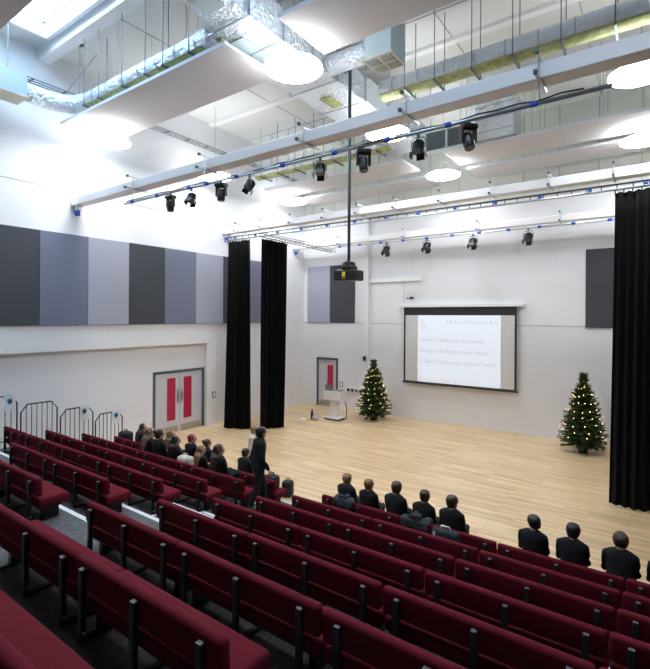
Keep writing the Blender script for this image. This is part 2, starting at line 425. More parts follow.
def poster(y, z, lab):
    t = empty('crest_poster', (-11.935, y, z), lab, 'poster', 'crest posters on the railings')
    MB().box(0, .006, -.115, .115, -.17, .17).build('sheet', M['paper'], t)
    sh = [(-.075, .11), (0, .125), (.075, .11), (.08, 0), (.045, -.06), (0, -.095), (-.045, -.06), (-.08, 0)]
    MB().poly([(.006, a * .68, b_ * .68 + .03) for a, b_ in sh], (.003, 0, 0)).build('crest', M['crest_b'], t)
    bird = [(-.06, .06), (-.03, .04), (-.01, .07), (.01, .07), (.03, .04), (.06, .07), (.055, .0), (.02, -.02), (.02, -.06), (-.02, -.06), (-.01, -.01), (-.05, -.01)]
    MB().poly([(.009, a * .72, b_ * .72 + .03) for a, b_ in bird], (.002, 0, 0)).build('crest_emblem', M['crest_k'], t)
poster(4.43, 1.90, 'white poster with blue and black crest on leftmost railing')
poster(6.12, 1.40, 'white poster with blue and black crest on third railing from left')
poster(6.98, 1.15, 'white poster with blue and black crest on railing nearest stage')

# ------------------------------------------------------------------ ceiling: acoustic rafts, discs
def raft(x0, x1, y0, y1, lab, z=8.72):
    t = empty('acoustic_raft', ((x0 + x1) / 2, (y0 + y1) / 2, z), lab, 'ceiling raft', 'white ceiling rafts'); a, b_ = (x1 - x0) / 2, (y1 - y0) / 2
    MB().box(-a, a, -b_, b_, 0, .05, .005, 1).build('panel', M['raft'], t)
    e = MB()
    for q in ((-a - .012, a + .012, -b_ - .012, -b_), (-a - .012, a + .012, b_, b_ + .012), (-a - .012, -a, -b_, b_), (a, a + .012, -b_, b_)): e.box(*q, -.002, .06)
    e.build('edge_trim', M['raftedge'], t)
    MB().box(-.004, .004, -b_, b_, -.001, .002).build('panel_joint', M['joint'], t)
    for k in range(4):
        for sy in (-1, 1):
            x = -a + .4 + (2 * a - .8) * k / 3
            MB().cyl((x, sy * (b_ - .25), .05), (x, sy * (b_ - .25), ROOF - z), .006, 5).build('suspension_wire', M['wire'], t)
C1, C2 = (-12.25, -6.25), (-4.98, 1.0)
raft(*C1, 1.75, 3.17, 'white ceiling raft in the top left corner of the photo')
raft(*C1, 5.66, 7.04, 'white ceiling raft above the nearest white beam, left of the duct')
raft(*C2, 5.66, 6.91, 'white ceiling raft at the top of photo, right of the duct')
raft(-12.2, -6.4, 13.07, 14.30, 'far white ceiling raft left of the projector pole')
raft(-5.08, 1.0, 13.08, 14.45, 'white ceiling raft high on the right beneath the foil box')
raft(-12.2, -6.4, 14.98, 16.22, 'white ceiling raft nearest back wall, left of centre')
raft(-5.05, 1.0, 14.98, 16.22, 'white ceiling raft nearest back wall, right-hand side')
def disc(x, y, lab=None, z=8.45, em='disc'):
    t = empty('pendant_disc_lamp', (x, y, z), lab, 'ceiling lamp', 'round white pendant lamps')
    MB().tube([(0, 0, .025), (0, 0, .07)], .44, 48).build('lamp_body', M['rim'], t, False)
    MB().tube([(0, 0, -.012), (0, 0, 0), (0, 0, .02), (0, 0, .025)], [.52, .535, .535, .52], 48).build('diffuser', M[em], t)
    if em == 'disc': MB().tube([(0, 0, .07), (0, 0, .075)], .40, 48).build('uplight_lens', M['uplight'], t)
    for k in range(3):
        a = 2 * pi * k / 3 + .3
        MB().cyl((.4 * cos(a), .4 * sin(a), .07), (.0, .0, .5), .005, 5).build('suspension_wire', M['wire'], t)
    MB().cyl((0, 0, .5), (0, 0, ROOF - z), .006, 5).build('suspension_cable', M['wire'], t)
    MB().tube([(0, 0, .45), (.12, 0, .42), (.22, 0, .25), (.15, 0, .07)], .008, 6).build('power_flex', M['white'], t)
    return t
DL = {(-11.7, 6.6): 'glowing round pendant lamp nearest the left wall, under nearest raft',
      (-5.45, 6.6): 'largest glowing round pendant lamp, under the main duct',
      (-.25, 10.45): 'glowing round pendant lamp at right edge below the long beam',
      (-5.47, 10.3): 'glowing round pendant lamp just right of the projector pole',
      (-11.78, 10.27): 'glowing round pendant lamp behind the left part of lighting bar',
      (-5.6, 14.35): 'glowing round pendant lamp at the duct end above the screen',
      (-11.8, 14.3): 'smallest glowing round pendant lamp, far left corner',
      (-.28, 14.4): 'glowing round pendant lamp at right edge above the right drape'}
for (x, y), l in DL.items(): disc(x, y, l)
disc(-11.7, 2.85, 'added unseen dim pendant lamp over the upper benches nearest the left wall', em='filldisc')  # unseen row added to light the near beam, dim to spare seat backs
disc(-5.45, 2.85, 'added unseen dim pendant lamp over the aisle of the upper benches', em='filldisc')
disc(-.25, 2.85, 'added unseen dim pendant lamp over the upper right-hand benches by the right wall', em='filldisc')
# ducts
def foilduct(p0, p1, r, name, lab, n=20, insul=True, hangers=(), bend=None):
    """round foil wrapped duct from p0 to p1 along x"""
    t = empty(name, p0, lab, 'duct'); P0 = Vector(p0); v = Vector(p1) - P0
    pts = [Vector((0, 0, 0)) + v * k / 24 for k in range(25)]
    if bend: pts = [Vector(q) - P0 for q in bend] + pts
    rr = [r * (1 + random.uniform(-.035, .035)) for _ in pts]
    MB().tube(pts, rr, 20).build('duct_body', M['foil'], t, True)
    k = 0.35
    while k < v.length - .1:
        q = v.normalized() * k
        MB().tube([q - v.normalized() * .012, q + v.normalized() * .012], r * 1.05, 20).build('duct_strap', M['chrome'], t)
        k += .62
    if insul:   # lower lagging: an arc under the duct
        mb = MB(); nseg = 10; rings = []
        for a_ in range(13):
            q = v * (a_ / 12)
            ring = []
            for j in range(nseg + 1):
                an = pi * 1.22 + (pi * .60) * j / nseg
                for rad in (r * 1.02,): ring.append(mb.b.verts.new(q + Vector((0, cos(an) * rad * 1.02, sin(an) * rad * 1.06))))
            for j in range(nseg, -1, -1):
                an = pi * 1.22 + (pi * .60) * j / nseg
                ring.append(mb.b.verts.new(q + Vector((0, cos(an) * r * .9, sin(an) * r * .9))))
            rings.append(ring)
        m_ = len(rings[0])
        for i in range(12):
            for j in range(m_): mb.b.faces.new((rings[i][j], rings[i][(j + 1) % m_], rings[i + 1][(j + 1) % m_], rings[i + 1][j]))
        mb.b.faces.new(rings[0]); mb.b.faces.new(rings[-1][::-1])
        mb.build('duct_lagging', M['insul'], t, True)
    for x in hangers:
        h = MB().box(x - P0.x - .02, x - P0.x + .02, -r - .09, r + .09, -r - .05, -r - .012).build('trapeze_bar', M['rod'], t)
        for s in (-1, 1):
            MB().cyl((x - P0.x, s * (r + .06), -r - .05), (x - P0.x, s * (r + .06), ROOF - P0.z), .010, 6).build('hanger_rod', M['rod'], h)
    return t
foilduct((-11.2, 5.9, 9.12), (-6.95, 5.9, 9.12), .22, 'ventilation_duct', 'foil-wrapped round duct above left raft, curving at the left wall',
         hangers=(-11.05, -10.4, -9.45, -8.6, -8.0, -7.2), bend=[(-12.1, 4.70, 9.16), (-12.1, 4.95, 9.15), (-12.08, 5.2, 9.14), (-11.98, 5.5, 9.13), (-11.8, 5.72, 9.12), (-11.5, 5.87, 9.12)])
foilduct((-5.3, 9.75, 9.25), (1.4, 9.75, 9.25), .23, 'ventilation_duct', 'foil-wrapped round duct above the long white beam at upper right',
         hangers=(-4.6, -3.9, -3.1, -2.3, -1.45, -.6, .3))
foilduct((-12.2, 12.75, 9.25), (-6.6, 12.75, 9.25), .23, 'ventilation_duct', 'far foil-wrapped round duct seen beneath the nearest white beam',
         hangers=(-11.8, -11.0, -10.2, -9.4, -8.6, -7.8, -7.0))
# main rectangular duct
t = empty('main_duct', (-6.25, 3, 9.1), 'large foil-wrapped rectangular duct running towards the back wall', 'duct')
mb = MB(); rings = []
for k in range(41):
    y = -1.5 + k * .30; j = lambda a=.025: random.uniform(-a, a)
    lx = -.10 if y + 3 < 5.0 else (-.72 if y + 3 > 6.2 else -.10 - .62 * (y + 3 - 5.0) / 1.2)
    lx = lx + .0
    mb_pts = [(lx + j(), y, .0 + j()), ((lx + .5) / 2 + j(.1), y, -.02 + j()), (.5 + j(), y, 0 + j()), (.51 + j(), y, .3 + j()), (.5 + j(), y, .62), (lx, y, .62), (lx - .01, y, .3)]
    rings.append([mb.b.verts.new(p) for p in mb_pts])
for i in range(40):
    for j in range(7): mb.b.faces.new((rings[i][j], rings[i][(j + 1) % 7], rings[i + 1][(j + 1) % 7], rings[i + 1][j]))
mb.b.faces.new(rings[0]); mb.b.faces.new(rings[-1][::-1])
mb.build('duct_body', M['foil'], t)
for y in (-.9, .3, 1.5, 2.7, 3.6, 4.5, 5.4, 6.6, 7.8, 9.0):
    lx = -.15 if y + 3 < 5.0 else (-.77 if y + 3 > 6.2 else -.15 - .62 * (y + 3 - 5.0) / 1.2)
    s_ = MB().box(lx, .55, y - .015, y + .015, -.05, -.03).box(.53, .55, y - .015, y + .015, -.03, .66).box(lx, lx + .02, y - .015, y + .015, -.03, .66)
    s_.build('duct_strap', M['chrome'], t)
    MB().cyl((.57, y, -.05), (.57, y, ROOF - 9.1), .010, 6).build('hanger_rod', M['wire'], t)
    MB().cyl((lx - .02, y, -.05), (lx - .02, y, ROOF - 9.1), .010, 6).build('hanger_rod', M['wire'], t)
MB().box(.0, .4, 1.6, 2.3, -.055, -.02, .01).build('access_panel', M['box'], t)
MB().box(-.5, -.02, 3.1, 4.0, -.04, -.015, .01).build('access_panel', M['box'], t)
for (a, b_, c, d) in ((0, .3, .4, 1.3), (-.5, -.35, 2.9, 3.8), (-.3, 0, 5.9, 6.5), (-.1, .35, 8.0, 8.9)):
    MB().box(a, b_, c, d, -.05, -.01, .015).build('exposed_lagging', M['insul'], t)
MB().cyl((-.5, 2.9, .03), (-.85, 2.9, .03), .235, 20).build('duct_collar', M['foil'], t, True)
# plenum boxes with grilles
def plenum(x0, x1, y0, y1, z0, h, lab, stub=None):
    t = empty('air_diffuser_box', ((x0 + x1) / 2, (y0 + y1) / 2, z0), lab, 'air diffuser', 'ceiling air diffusers'); a, b_ = (x1 - x0) / 2, (y1 - y0) / 2
    MB().box(-a, a, -b_, b_, .03, h, .006, 1).build('plenum_box', M['box'], t)
    MB().box(-a - .03, a + .03, -b_ - .03, b_ + .03, 0, .03, .004, 1).build('grille_frame', M['grille'], t)
    g = MB()
    for sx in (-1, 1):
        for sy in (-1, 1):
            g.box(sx * a / 2 - a * .42, sx * a / 2 + a * .42, sy * b_ / 2 - b_ * .42, sy * b_ / 2 + b_ * .42, -.004, .0)
    g.build('grille', M['grilled' if stub else 'grille'], t)
    s_ = MB()
    for k in range(12):
        y = -b_ * .9 + 1.8 * b_ * k / 11
        s_.box(-a * .9, a * .9, y - .006, y + .006, -.010, -.003)
    s_.build('grille_slats', M['grille'], t)
    for sx in (-1, 1): MB().cyl((sx * a * .9, 0, h), (sx * a * .9, 0, ROOF - z0), .008, 6).build('hanger_rod', M['wire'], t)
    if stub: MB().tube([(-a, 0, .35), (-a - .25, 0, .35), (stub - (x0 + x1) / 2, 0, .35)], .2, 20).build('duct_stub', M['foil'], t, True)
plenum(-12.39, -11.83, 3.95, 4.71, 8.9, .53, 'pale grey air diffuser box at the left edge near rooflight')
plenum(-4.68, -4.1, 7.84, 8.41, 8.9, .8, 'pale grey air diffuser box right of the main duct', stub=-5.68)
# foil box and louvres at the far end of main duct
t = empty('attenuator_box', (-3.62, 13.3, 8.80), 'quilted foil-covered box hanging above the far right raft', 'duct')
mb = MB()
mb.box(-.52, .52, -.35, .5, 0, 1.2, .03, 2).build('foil_cover', M['foil'], t)
for k in range(3): MB().box(-.53, .53, -.365, -.345, .2 + .35 * k, .225 + .35 * k).build('seam', M['chrome'], t)
for sx in (-1, 1): MB().cyl((sx * .5, 0, 1.15), (sx * .5, 0, ROOF - 8.95), .01, 6).build('hanger_rod', M['wire'], t)
t = empty('air_louvre_unit', (-4.62, 12.5, 8.62), 'pair of dark square louvres at the end of the main duct', 'air louvre')
MB().box(-.8, .45, 0, .3, .0, .55, .01).build('louvre_housing', M['box'], t)
for x in (-.76, -.14):
    g = MB().box(x, x + .56, -.015, 0, .03, .52).build('louvre_panel', M['grilled'], t)
    s_ = MB()
    for k in range(8): s_.box(x + .02, x + .54, -.035, -.015, .06 + .055 * k, .075 + .055 * k)
    s_.build('louvre_slats', M['frame'], g)
MB().cyl((-.7, .15, .55), (-.7, .15, ROOF - 8.62), .01, 6).cyl((.35, .15, .55), (.35, .15, ROOF - 8.62), .01, 6).build('hanger_rod', M['wire'], t)
# cable tray high on left wall
t = empty('cable_tray', (LW, 4, 9.84), 'thin grey cable tray high along the left wall', 'cable tray')
for dy, z in ((.06, 0), (.2, 0), (.12, -.09)): MB().cyl((dy, -4, z), (dy, 12.4, z), .014, 6).build('tray_rail', M['rod'], t)
for k in range(20): MB().box(0, .24, -3.6 + .8 * k, -3.57 + .8 * k, -.025, -.005).build('tray_bracket', M['rod'], t)
t = empty('conduit_arm', (LW, 7.9, 9.9), 'bent grey conduit with small dark detector above cable tray', 'detector')
MB().tube([(.1, 0, 0), (.25, 0, .55), (.35, 0, .6), (1.1, 0, .75)], .012, 6).build('conduit', M['wire'], t)
MB().ball((1.15, 0, .74), .06, .06, .045).build('detector_head', M['frame'], t, True)
t = empty('conduit_arm', (LW, 6.1, 9.9), 'bent conduit with round dark detector above the left duct', 'detector')
MB().tube([(.1, 0, 0), (.9, -.1, .1), (1.6, .0, .5), (1.2, -.2, .75)], .012, 6).build('conduit', M['wire'], t)
MB().ball((1.2, -.2, .78), .07, .07, .05).build('detector_head', M['black'], t, True)

# ------------------------------------------------------------------ lighting bars and trusses
SOCK = MB().box(-.07, .07, -.05, .05, -.05, .05, .02, 2).mesh('socket', M['blue'], True)
def add_socket(parent, loc, sc=1):
    o = bpy.data.objects.new('socket', SOCK); COL.objects.link(o); o.parent = parent; o.location = loc; o.scale = (sc,) * 3; return o
def clamp(parent, x, yb, z0, ztop, dz, w=.28):
    """beam clamp: arms under and over the beam, rod down to the bar. local coords"""
    mb = MB()
    mb.box(x - .014, x + .014, yb - .16, yb + w + .1, ztop, ztop + .025)
    mb.box(x - .02, x + .02, yb - .22, yb + w + .1, ztop - .27, ztop - .24)
    mb.cyl((x, yb - .04, ztop + .05), (x, yb - .04, z0), .011, 6)
    mb.cyl((x, yb + w + .04, ztop + .05), (x, yb + w + .04, ztop - .27), .011, 6)
    c = mb.build('beam_clamp', M['chrome'], parent)
    for q in ((yb - .20, yb - .15, ztop - .005, ztop + .04), (yb - .26, yb - .21, ztop - .28, ztop - .235)): MB().box(x - .022, x + .022, *q).build('end_cap', M['frame'], c)
bar = empty('lighting_bar', (0, 6.22, 6.56), 'lighting bar with eight stage lamps under the nearest white beam', 'lighting bar')
MB().cyl((-10.3, 0, 0), (-.42, 0, 0), .028, 10).build('pipe', M['chrome'], bar, True)
cb = [(-10.2 + .25 * k, -.02 + random.uniform(-.01, .01), .03 + random.uniform(-.02, .02)) for k in range(39)]
MB().tube(cb, .011, 5).build('cable', M['black'], bar, True)
for x in (-9.95, -9.0, -7.9, -7.35, -6.5, -5.35, -4.25, -3.3, -2.35, -1.25): add_socket(bar, (x, -.03, -.01), .65)
for x in (-9.98, -7.45, -4.9, -3.0, -1.2): clamp(bar, x, .04, 0, .56, 0)
def parcan(loc, lab, tilt=30, rz=0, s=1.0, grp='stage lamps on the near bar'):
    t = empty('stage_lamp', loc, lab, 'stage lamp', grp, rz)
    MB().box(-.03 * s, .03 * s, -.03 * s, .03 * s, -.07 * s, .03 * s, .005).build('hook_clamp', M['lampgrey'], t)
    MB().tube([(-.15 * s, 0, -.30 * s), (-.15 * s, 0, -.12 * s), (-.1 * s, 0, -.07 * s), (.1 * s, 0, -.07 * s), (.15 * s, 0, -.12 * s), (.15 * s, 0, -.30 * s)], .013 * s, 6).build('yoke', M['lampgrey'], t)
    m_ = Matrix.Translation((0, 0, -.28 * s)) @ Matrix.Rotation(R(-tilt), 4, 'X')
    body = MB().tube([(0, 0, .16 * s), (0, 0, .13 * s), (0, 0, 0), (0, 0, -.12 * s)], [.07 * s, .105 * s, .12 * s, .12 * s], 16).xf(m_).build('lamp_body', M['lamp'], t)
    auto(body)
    fins = MB()
    for k in range(5): fins.tube([(0, 0, (.10 - .035 * k) * s), (0, 0, (.09 - .035 * k) * s)], .13 * s, 16)
    fins.xf(m_).build('cooling_fins', M['lamp'], body)
    MB().tube([(0, 0, -.122 * s), (0, 0, -.13 * s)], .10 * s, 16).xf(m_).build('lens', M['lens'], body)
    bd = MB()
    for k in range(4):
        a = k * pi / 2; bd.box(-.09 * s, .09 * s, .115 * s, .125 * s, -.24 * s, -.11 * s, 0, 1, Matrix.Rotation(a, 4, 'Z') @ Matrix.Rotation(R(12), 4, 'X'))
    bd.xf(m_).build('barn_doors', M['lamp'], body)
    return t
def moving(loc, lab, tilt=30, rz=0, s=1.0):
    t = empty('moving_head_lamp', loc, lab, 'stage lamp', 'stage lamps on the near bar', rz); t.scale = (s, s, s)
    MB().box(-.03, .03, -.03, .03, -.06, .03, .005).build('hook_clamp', M['lampgrey'], t)
    MB().box(-.16, .16, -.12, .12, -.15, -.05, .02, 2).build('base_box', M['lamp'], t)
    MB().box(-.17, -.11, -.06, .06, -.42, -.13, .02, 2).box(.11, .17, -.06, .06, -.42, -.13, .02, 2).box(-.12, .12, -.05, .05, -.17, -.14).build('yoke', M['lamp'], t)
    m_ = Matrix.Translation((0, 0, -.36)) @ Matrix.Rotation(R(-tilt), 4, 'X')
    b_ = auto(MB().tube([(0, 0, .15), (0, 0, .12), (0, 0, -.05), (0, 0, -.16), (0, 0, -.19)], [.06, .10, .12, .11, .10], 16).xf(m_).build('head', M['lamp'], t))
    MB().tube([(0, 0, -.192), (0, 0, -.20)], .08, 16).xf(m_).build('lens', M['lens'], b_)
NL = ['first', 'second', 'third', 'fourth', 'fifth', 'sixth', 'seventh', 'eighth']
for k, (x, kind, tl, rz) in enumerate(((-8.55, 'm', 0, 0), (-7.85, 'p', 25, .4), (-6.95, 'm', 5, .2), (-6.18, 'p', 30, -.5), (-4.55, 'p', 20, .5), (-3.72, 'm', 15, .8), (-2.80, 'p', 5, .1), (-2.08, 'm', 25, .8))):
    nm = 'black %s stage lamp, %s from the left on nearest lighting bar' % ({'m': 'moving-head', 'p': 'barn-door'}[kind], NL[k])
    (moving if kind == 'm' else parcan)((x, 6.22, 6.53), nm, tl, rz, .68)
# ladder trusses
def ladder(name, p0, p1, lab, m1, m2, h=.11, clamps=(), beamy=None, socks=0):
    t = empty(name, p0, lab, 'truss'); v = Vector(p1) - Vector(p0); L = v.length; d = v.normalized()
    MB().cyl((0, 0, h), d * L + Vector((0, 0, h)), .016, 8).build('top_chord', m1, t, True)
    MB().cyl((0, 0, 0), d * L, .022, 8).build('bottom_chord', m2, t, True)
    rg = MB().cyl((0, 0, 0), (0, 0, h), .010, 6).mesh('rung', m1)
    n = min(98, int(L / .28))
    for k in range(n + 1):
        o = bpy.data.objects.new('rung', rg); COL.objects.link(o); o.parent = t; o.location = d * (L * k / n)
    for x in clamps: clamp(t, x - p0[0], beamy - p0[1], h, 7.16 - p0[2], 0)
    for k in range(socks): add_socket(t, d * (L * (k + .5) / socks) + Vector((0, -.03, h * .5)), .6)
    return t
ladder('ladder_truss', (-12.6, 11.5, 6.60), (1.3, 11.5, 6.60), 'long ladder truss carrying the black drapes below the middle beam', M['black'], M['chrome'], clamps=(-12.1, -10.9, -9.6, -8.3, -7.1, -5.9, -4.6, -3.3, -2.0, -.75), beamy=11.65, socks=14)
tr = ladder('ladder_truss', (-11.0, 11.56, 6.62), (-11.25, 16.2, 6.62), 'short ladder truss running from middle beam to the back wall', M['lampgrey'], M['lampgrey'])
tr2 = MB().cyl((.25, .05, 0), (0.0, 4.6, 0), .016, 8).cyl((.25, .05, .11), (0.0, 4.6, .11), .012, 8).build('side_chord', M['lampgrey'], tr)
bar3 = empty('lighting_bar', (0, 15.6, 6.72), 'far lighting bar with four lamps and blue sockets near back wall', 'lighting bar')
MB().cyl((-10.7, 0, 0), (1.2, 0, 0), .024, 8).build('pipe', M['chrome'], bar3, True)
for k in range(12): add_socket(bar3, (-10.4 + .93 * k, -.02, 0), .8)
for x in (-10.5, -7.6, -4.9, -2.4): clamp(bar3, x, .12, 0, .38, 0)
for k, (x, dd) in enumerate(((-8.3, 'leftmost'), (-6.68, 'second from left'), (-5.03, 'third from left'), (-3.29, 'rightmost'))):
    parcan((x, 15.6, 6.69), 'small black stage lamp on the far lighting bar, %s of four' % dd, 25, 0, .95, 'stage lamps on the far bar')

# ------------------------------------------------------------------ drapes
def drape(pts_top, pts_bot, z1, z0, pleats, amp, lab, pull=None):
    """pleated curtain hung between a top line and a bottom line"""
    t = empty('stage_drape', (0, 0, 0), lab, 'curtain', 'tall black stage drapes')
    a0, a1 = Vector(pts_top[0]), Vector(pts_top[1]); b0, b1 = Vector(pts_bot[0]), Vector(pts_bot[1])
    c0 = (b0 + b1) / 2; t.location = (c0.x, c0.y, z0)
    n = pleats * 8; nz = 14; rnd = [random.uniform(.6, 1.3) for _ in range(pleats + 1)]; ph = [random.uniform(-.5, .5) for _ in range(pleats + 1)]
    th = .012
    b = bmesh.new(); G = []
    for off in (0, th):
        g = []
        for iz in range(nz + 1):
            q = iz / nz; row = []
            for k in range(n + 1):
                u = k / n; p = (a0.lerp(a1, u)).lerp(b0.lerp(b1, u), q ** 1.2)
                d = ((a1 - a0).lerp(b1 - b0, q)).normalized(); nn = Vector((-d.y, d.x))
                pi_ = min(pleats, int(u * pleats)); am = amp * rnd[pi_] * (.65 + .6 * q)
                s_ = am * sin(2 * pi * u * pleats + ph[pi_] * q * .8) + amp * .5 * sin(2 * pi * u * 2.3 + 1.5 * q)
                pp = p + nn * (s_ + off) + d * (.25 * amp * sin(4 * pi * u * pleats) * q)
                z = z1 + (z0 - z1) * q
                if iz == 0: z += .03 * abs(sin(pi * u * pleats)) - .03
                row.append(b.verts.new((pp.x - c0.x, pp.y - c0.y, z - z0)))
            g.append(row)
        G.append(g)
    for s_ in (0, 1):
        for i in range(nz):
            for k in range(n):
                f = (G[s_][i][k], G[s_][i][k + 1], G[s_][i + 1][k + 1], G[s_][i + 1][k]); b.faces.new(f if s_ else f[::-1])
    for i in range(nz):
        for k in (0, n): b.faces.new((G[0][i][k], G[0][i + 1][k], G[1][i + 1][k], G[1][i][k]))
    for k in range(n):
        for i in (0, nz): b.faces.new((G[0][i][k], G[0][i][k + 1], G[1][i][k + 1], G[1][i][k]))
    mb = MB(); mb.b = b; mb.build('cloth', M['drape'], t, True)
    mb = MB()
    for k in range(pleats + 1):
        p = a0.lerp(a1, k / pleats); mb.cyl((p.x - c0.x, p.y - c0.y, z1 - z0 - .05), (p.x - c0.x, p.y - c0.y, z1 - z0 + .06), .012, 6)
    mb.build('curtain_ties', M['black'], t)
drape([(-12.42, 11.46), (-11.42, 11.50)], [(-12.25, 11.12), (-11.32, 11.50)], 6.55, .012, 9, .06, 'leftmost tall black drape hanging beside the left wall')
drape([(-11.0, 11.68), (-11.05, 13.1)], [(-11.08, 11.74), (-10.60, 12.42)], 6.57, .012, 9, .07, 'tall black drape right of the leftmost one, below the short truss')
drape([(-.72, 11.5), (1.3, 11.5)], [(-.80, 11.38), (1.3, 11.4)], 6.55, .012, 13, .08, 'wide black drape at the right edge of the photo')

# ------------------------------------------------------------------ projector on its pole
t = empty('projector', (-5.60, 8.75, 4.70), 'black ceiling projector with yellow label at the end of long pole', 'projector')
MB().box(-.40, .40, -.28, .28, 0, .23, .035, 3).build('projector_body', M['black'], t)
MB().box(-.22, .22, -.2, .2, .23, .33, .04, 2).build('mount_plate', M['lamp'], t)
MB().tube([(0, 0, .33), (0, 0, .40), (0, 0, .44)], [(.24, .18), (.22, .16), (.1, .1)], 16).build('mount_collar', M['lamp'], t)
MB().box(-.07, .05, -.285, -.279, .09, .19).build('yellow_sticker', M['yellow'], t)
MB().box(-.07, .05, -.285, -.279, .02, .075).build('grey_sticker', M['lampgrey'], t)
MB().box(-.30, -.12, -.24, -.12, .23, .25).build('white_tag', M['white'], t)
MB().tube([(0, .28, .12), (0, .33, .12)], .09, 16).build('lens_barrel', M['lens'], t)
MB().cyl((0, 0, .42), (0, 0, 4.82), .045, 12).build('pole', M['frame'], t, True)
MB().box(-.34, .05, -.05, .05, 4.70, 4.82).build('support_bracket', M['frame'], t)
MB().tube([(.045, 0, .4), (.062, 0, 4.8)], .012, 6).build('power_cable', M['black'], t)
MB().cyl((0, 0, 4.8), (0, 0, ROOF - 4.70), .012, 6).build('suspension_rod', M['wire'], t)
t.scale = (.7, .7, 1)

# ------------------------------------------------------------------ projection screen with its slide
SX0, SX1, SZ0, SZ1, SY = -7.94, -3.80, 1.41, 4.27, BW - .16
t = empty('projection_screen', ((SX0 + SX1) / 2, BW, SZ0), 'wide wall screen showing a pale slide with three numbered lines', 'projection screen')
cx = (SX0 + SX1) / 2; hw = (SX1 - SX0) / 2; HH = SZ1 - SZ0; yy = SY - BW
MB().box(-hw - .18, hw + .22, yy - .06, 0, HH, HH + .11, .012).build('casing', M['white'], t)
MB().box(-hw, hw, yy, yy + .006, 0, HH).build('screen_fabric', M['screen'], t)
MB().box(-hw, hw, yy - .004, yy, HH - .30, HH).box(-hw, -hw + .07, yy - .004, yy, 0, HH - .3).box(hw - .07, hw, yy - .004, yy, 0, HH - .3).box(-hw, hw, yy - .004, yy, .0, .06).build('black_masking', M['scrblack'], t)
MB().cyl((-hw - .04, yy, .0), (hw + .04, yy, .0), .035, 10).build('bottom_bar', M['black'], t)
ix0, ix1, iz0, iz1 = -7.36 - cx, -4.32 - cx, .06, HH - .30
im = MB().box(ix0, ix1, yy - .008, yy - .004, iz0, iz1).build('projected_slide', M['image'], t)
def text(body, x, z, size, parent, m=None, align='LEFT', width=None):
    c = bpy.data.curves.new('tmp', 'FONT'); c.body = body; c.size = size; c.align_x = align; c.extrude = .001; c.resolution_u = 2
    o = bpy.data.objects.new('tmp', c); COL.objects.link(o)
    bpy.context.view_layer.update()
    dg = bpy.context.evaluated_depsgraph_get()
    me = bpy.data.meshes.new_from_object(o.evaluated_get(dg)); COL.objects.unlink(o); bpy.data.objects.remove(o)
    me.materials.clear(); me.materials.append(m or M['text'])
    q = bpy.data.objects.new('slide_text', me); COL.objects.link(q); q.parent = parent
    q.rotation_euler = (R(90), 0, 0); q.location = (x, yy - .010, z)
    if width:
        w_ = max(v.co.x for v in me.vertices) - min(v.co.x for v in me.vertices); q.scale = (width / w_, 1, 1)
    return q
text('4 Rules | Performing Arts', ix1 - .08 - 1.85, iz1 - .30, .19, t, width=1.85)
text('1.Have Confidence in yourself', ix0 + .07, iz1 - .98, .20, t, width=2.35)
text('2.Listen and Respect each other', ix0 + .07, iz1 - 1.38, .20, t, width=2.55)
text('3.Take Pride in every piece of work', ix0 + .07, iz1 - 1.78, .20, t, width=2.8)
# line-drawn dancers in the slide's corner and the row of swirls
mb = MB()
for (ox, oz, s_) in ((.17, -.22, .9), (.26, -.38, 1.0)):
    for a, b_ in (((0, .02), (0, -.10)), ((0, -.10), (-.08, -.19)), ((0, -.10), (.07, -.2)), ((0, -.02), (-.09, -.06)), ((0, -.02), (.09, .05))):
        mb.cyl((ix0 + ox + a[0] * s_, yy - .010, iz1 + oz + a[1] * s_), (ix0 + ox + b_[0] * s_, yy - .010, iz1 + oz + b_[1] * s_), .007, 5)
    mb.ball((ix0 + ox, yy - .010, iz1 + oz + .045), .022, .006, .025, 8, 6)
mb.build('dancer_logo', M['text'], t)
for k in range(4):
    xx = ix0 + .14 + .45 * k
    MB().tube([(xx + .05 * cos(a / 8 * 5.2 + .6), yy - .010, .17 + .06 * sin(a / 8 * 5.2 + .6)) for a in range(9)], .010, 5).build('slide_swirl', M['swirl'], t)
    MB().box(xx + .09, xx + .28, yy - .011, yy - .009, .15, .165).build('slide_caption', M['text'], t)

# small wall fittings
def fit(name, loc, size, m, lab, cat, extra=None):
    t = empty(name, loc, lab, cat); a, b_, c = size
    MB().box(-a, a, -b_, b_, -c, c, min(size) * .3, 2).build('case', m, t)
    if extra: extra(t)
    return t
def sw(t): MB().box(.012, .018, -.03, .03, -.045, .045).build('rocker', M['joint'], t)
def sw2(t): MB().box(-.035, .035, -.018, -.012, -.045, .045).build('rocker', M['joint'], t)
fit('wall_switch', (LW + .012, 11.3, 1.07), (.012, .08, .11), M['frame'], 'small grey-framed wall switch between double doors and first drape', 'switch', lambda t: MB().box(.012, .02, -.055, .055, -.08, .08).build('face_plate', M['white'], t))
fit('wall_switch', (-10.93, BW - .012, 1.02), (.085, .012, .11), M['frame'], 'small black-framed wall switch right of the back door', 'switch', lambda t: MB().box(-.06, .06, -.02, -.012, -.085, .085).build('face_plate', M['white'], t))
fit('wall_speaker', (LW + .12, 14.5, 3.9), (.12, .12, .34), M['black'], 'black loudspeaker on left wall beside the second drape', 'speaker', lambda t: MB().box(-.12, -.05, -.03, .03, -.05, .05).build('bracket', M['frame'], t))
def camx(t): MB().tube([(.05, 0, 0), (.2, -.04, -.02)], .045, 10).build('camera_barrel', M['white'], t)
fit('wall_camera', (LW + .04, 14.9, 2.75), (.04, .06, .05), M['white'], 'tiny white security camera on left wall beside second drape', 'camera', camx)
t = empty('wall_socket_cluster', (-7.77, BW, 4.64), 'small black connector plate on back wall above the screen', 'socket')
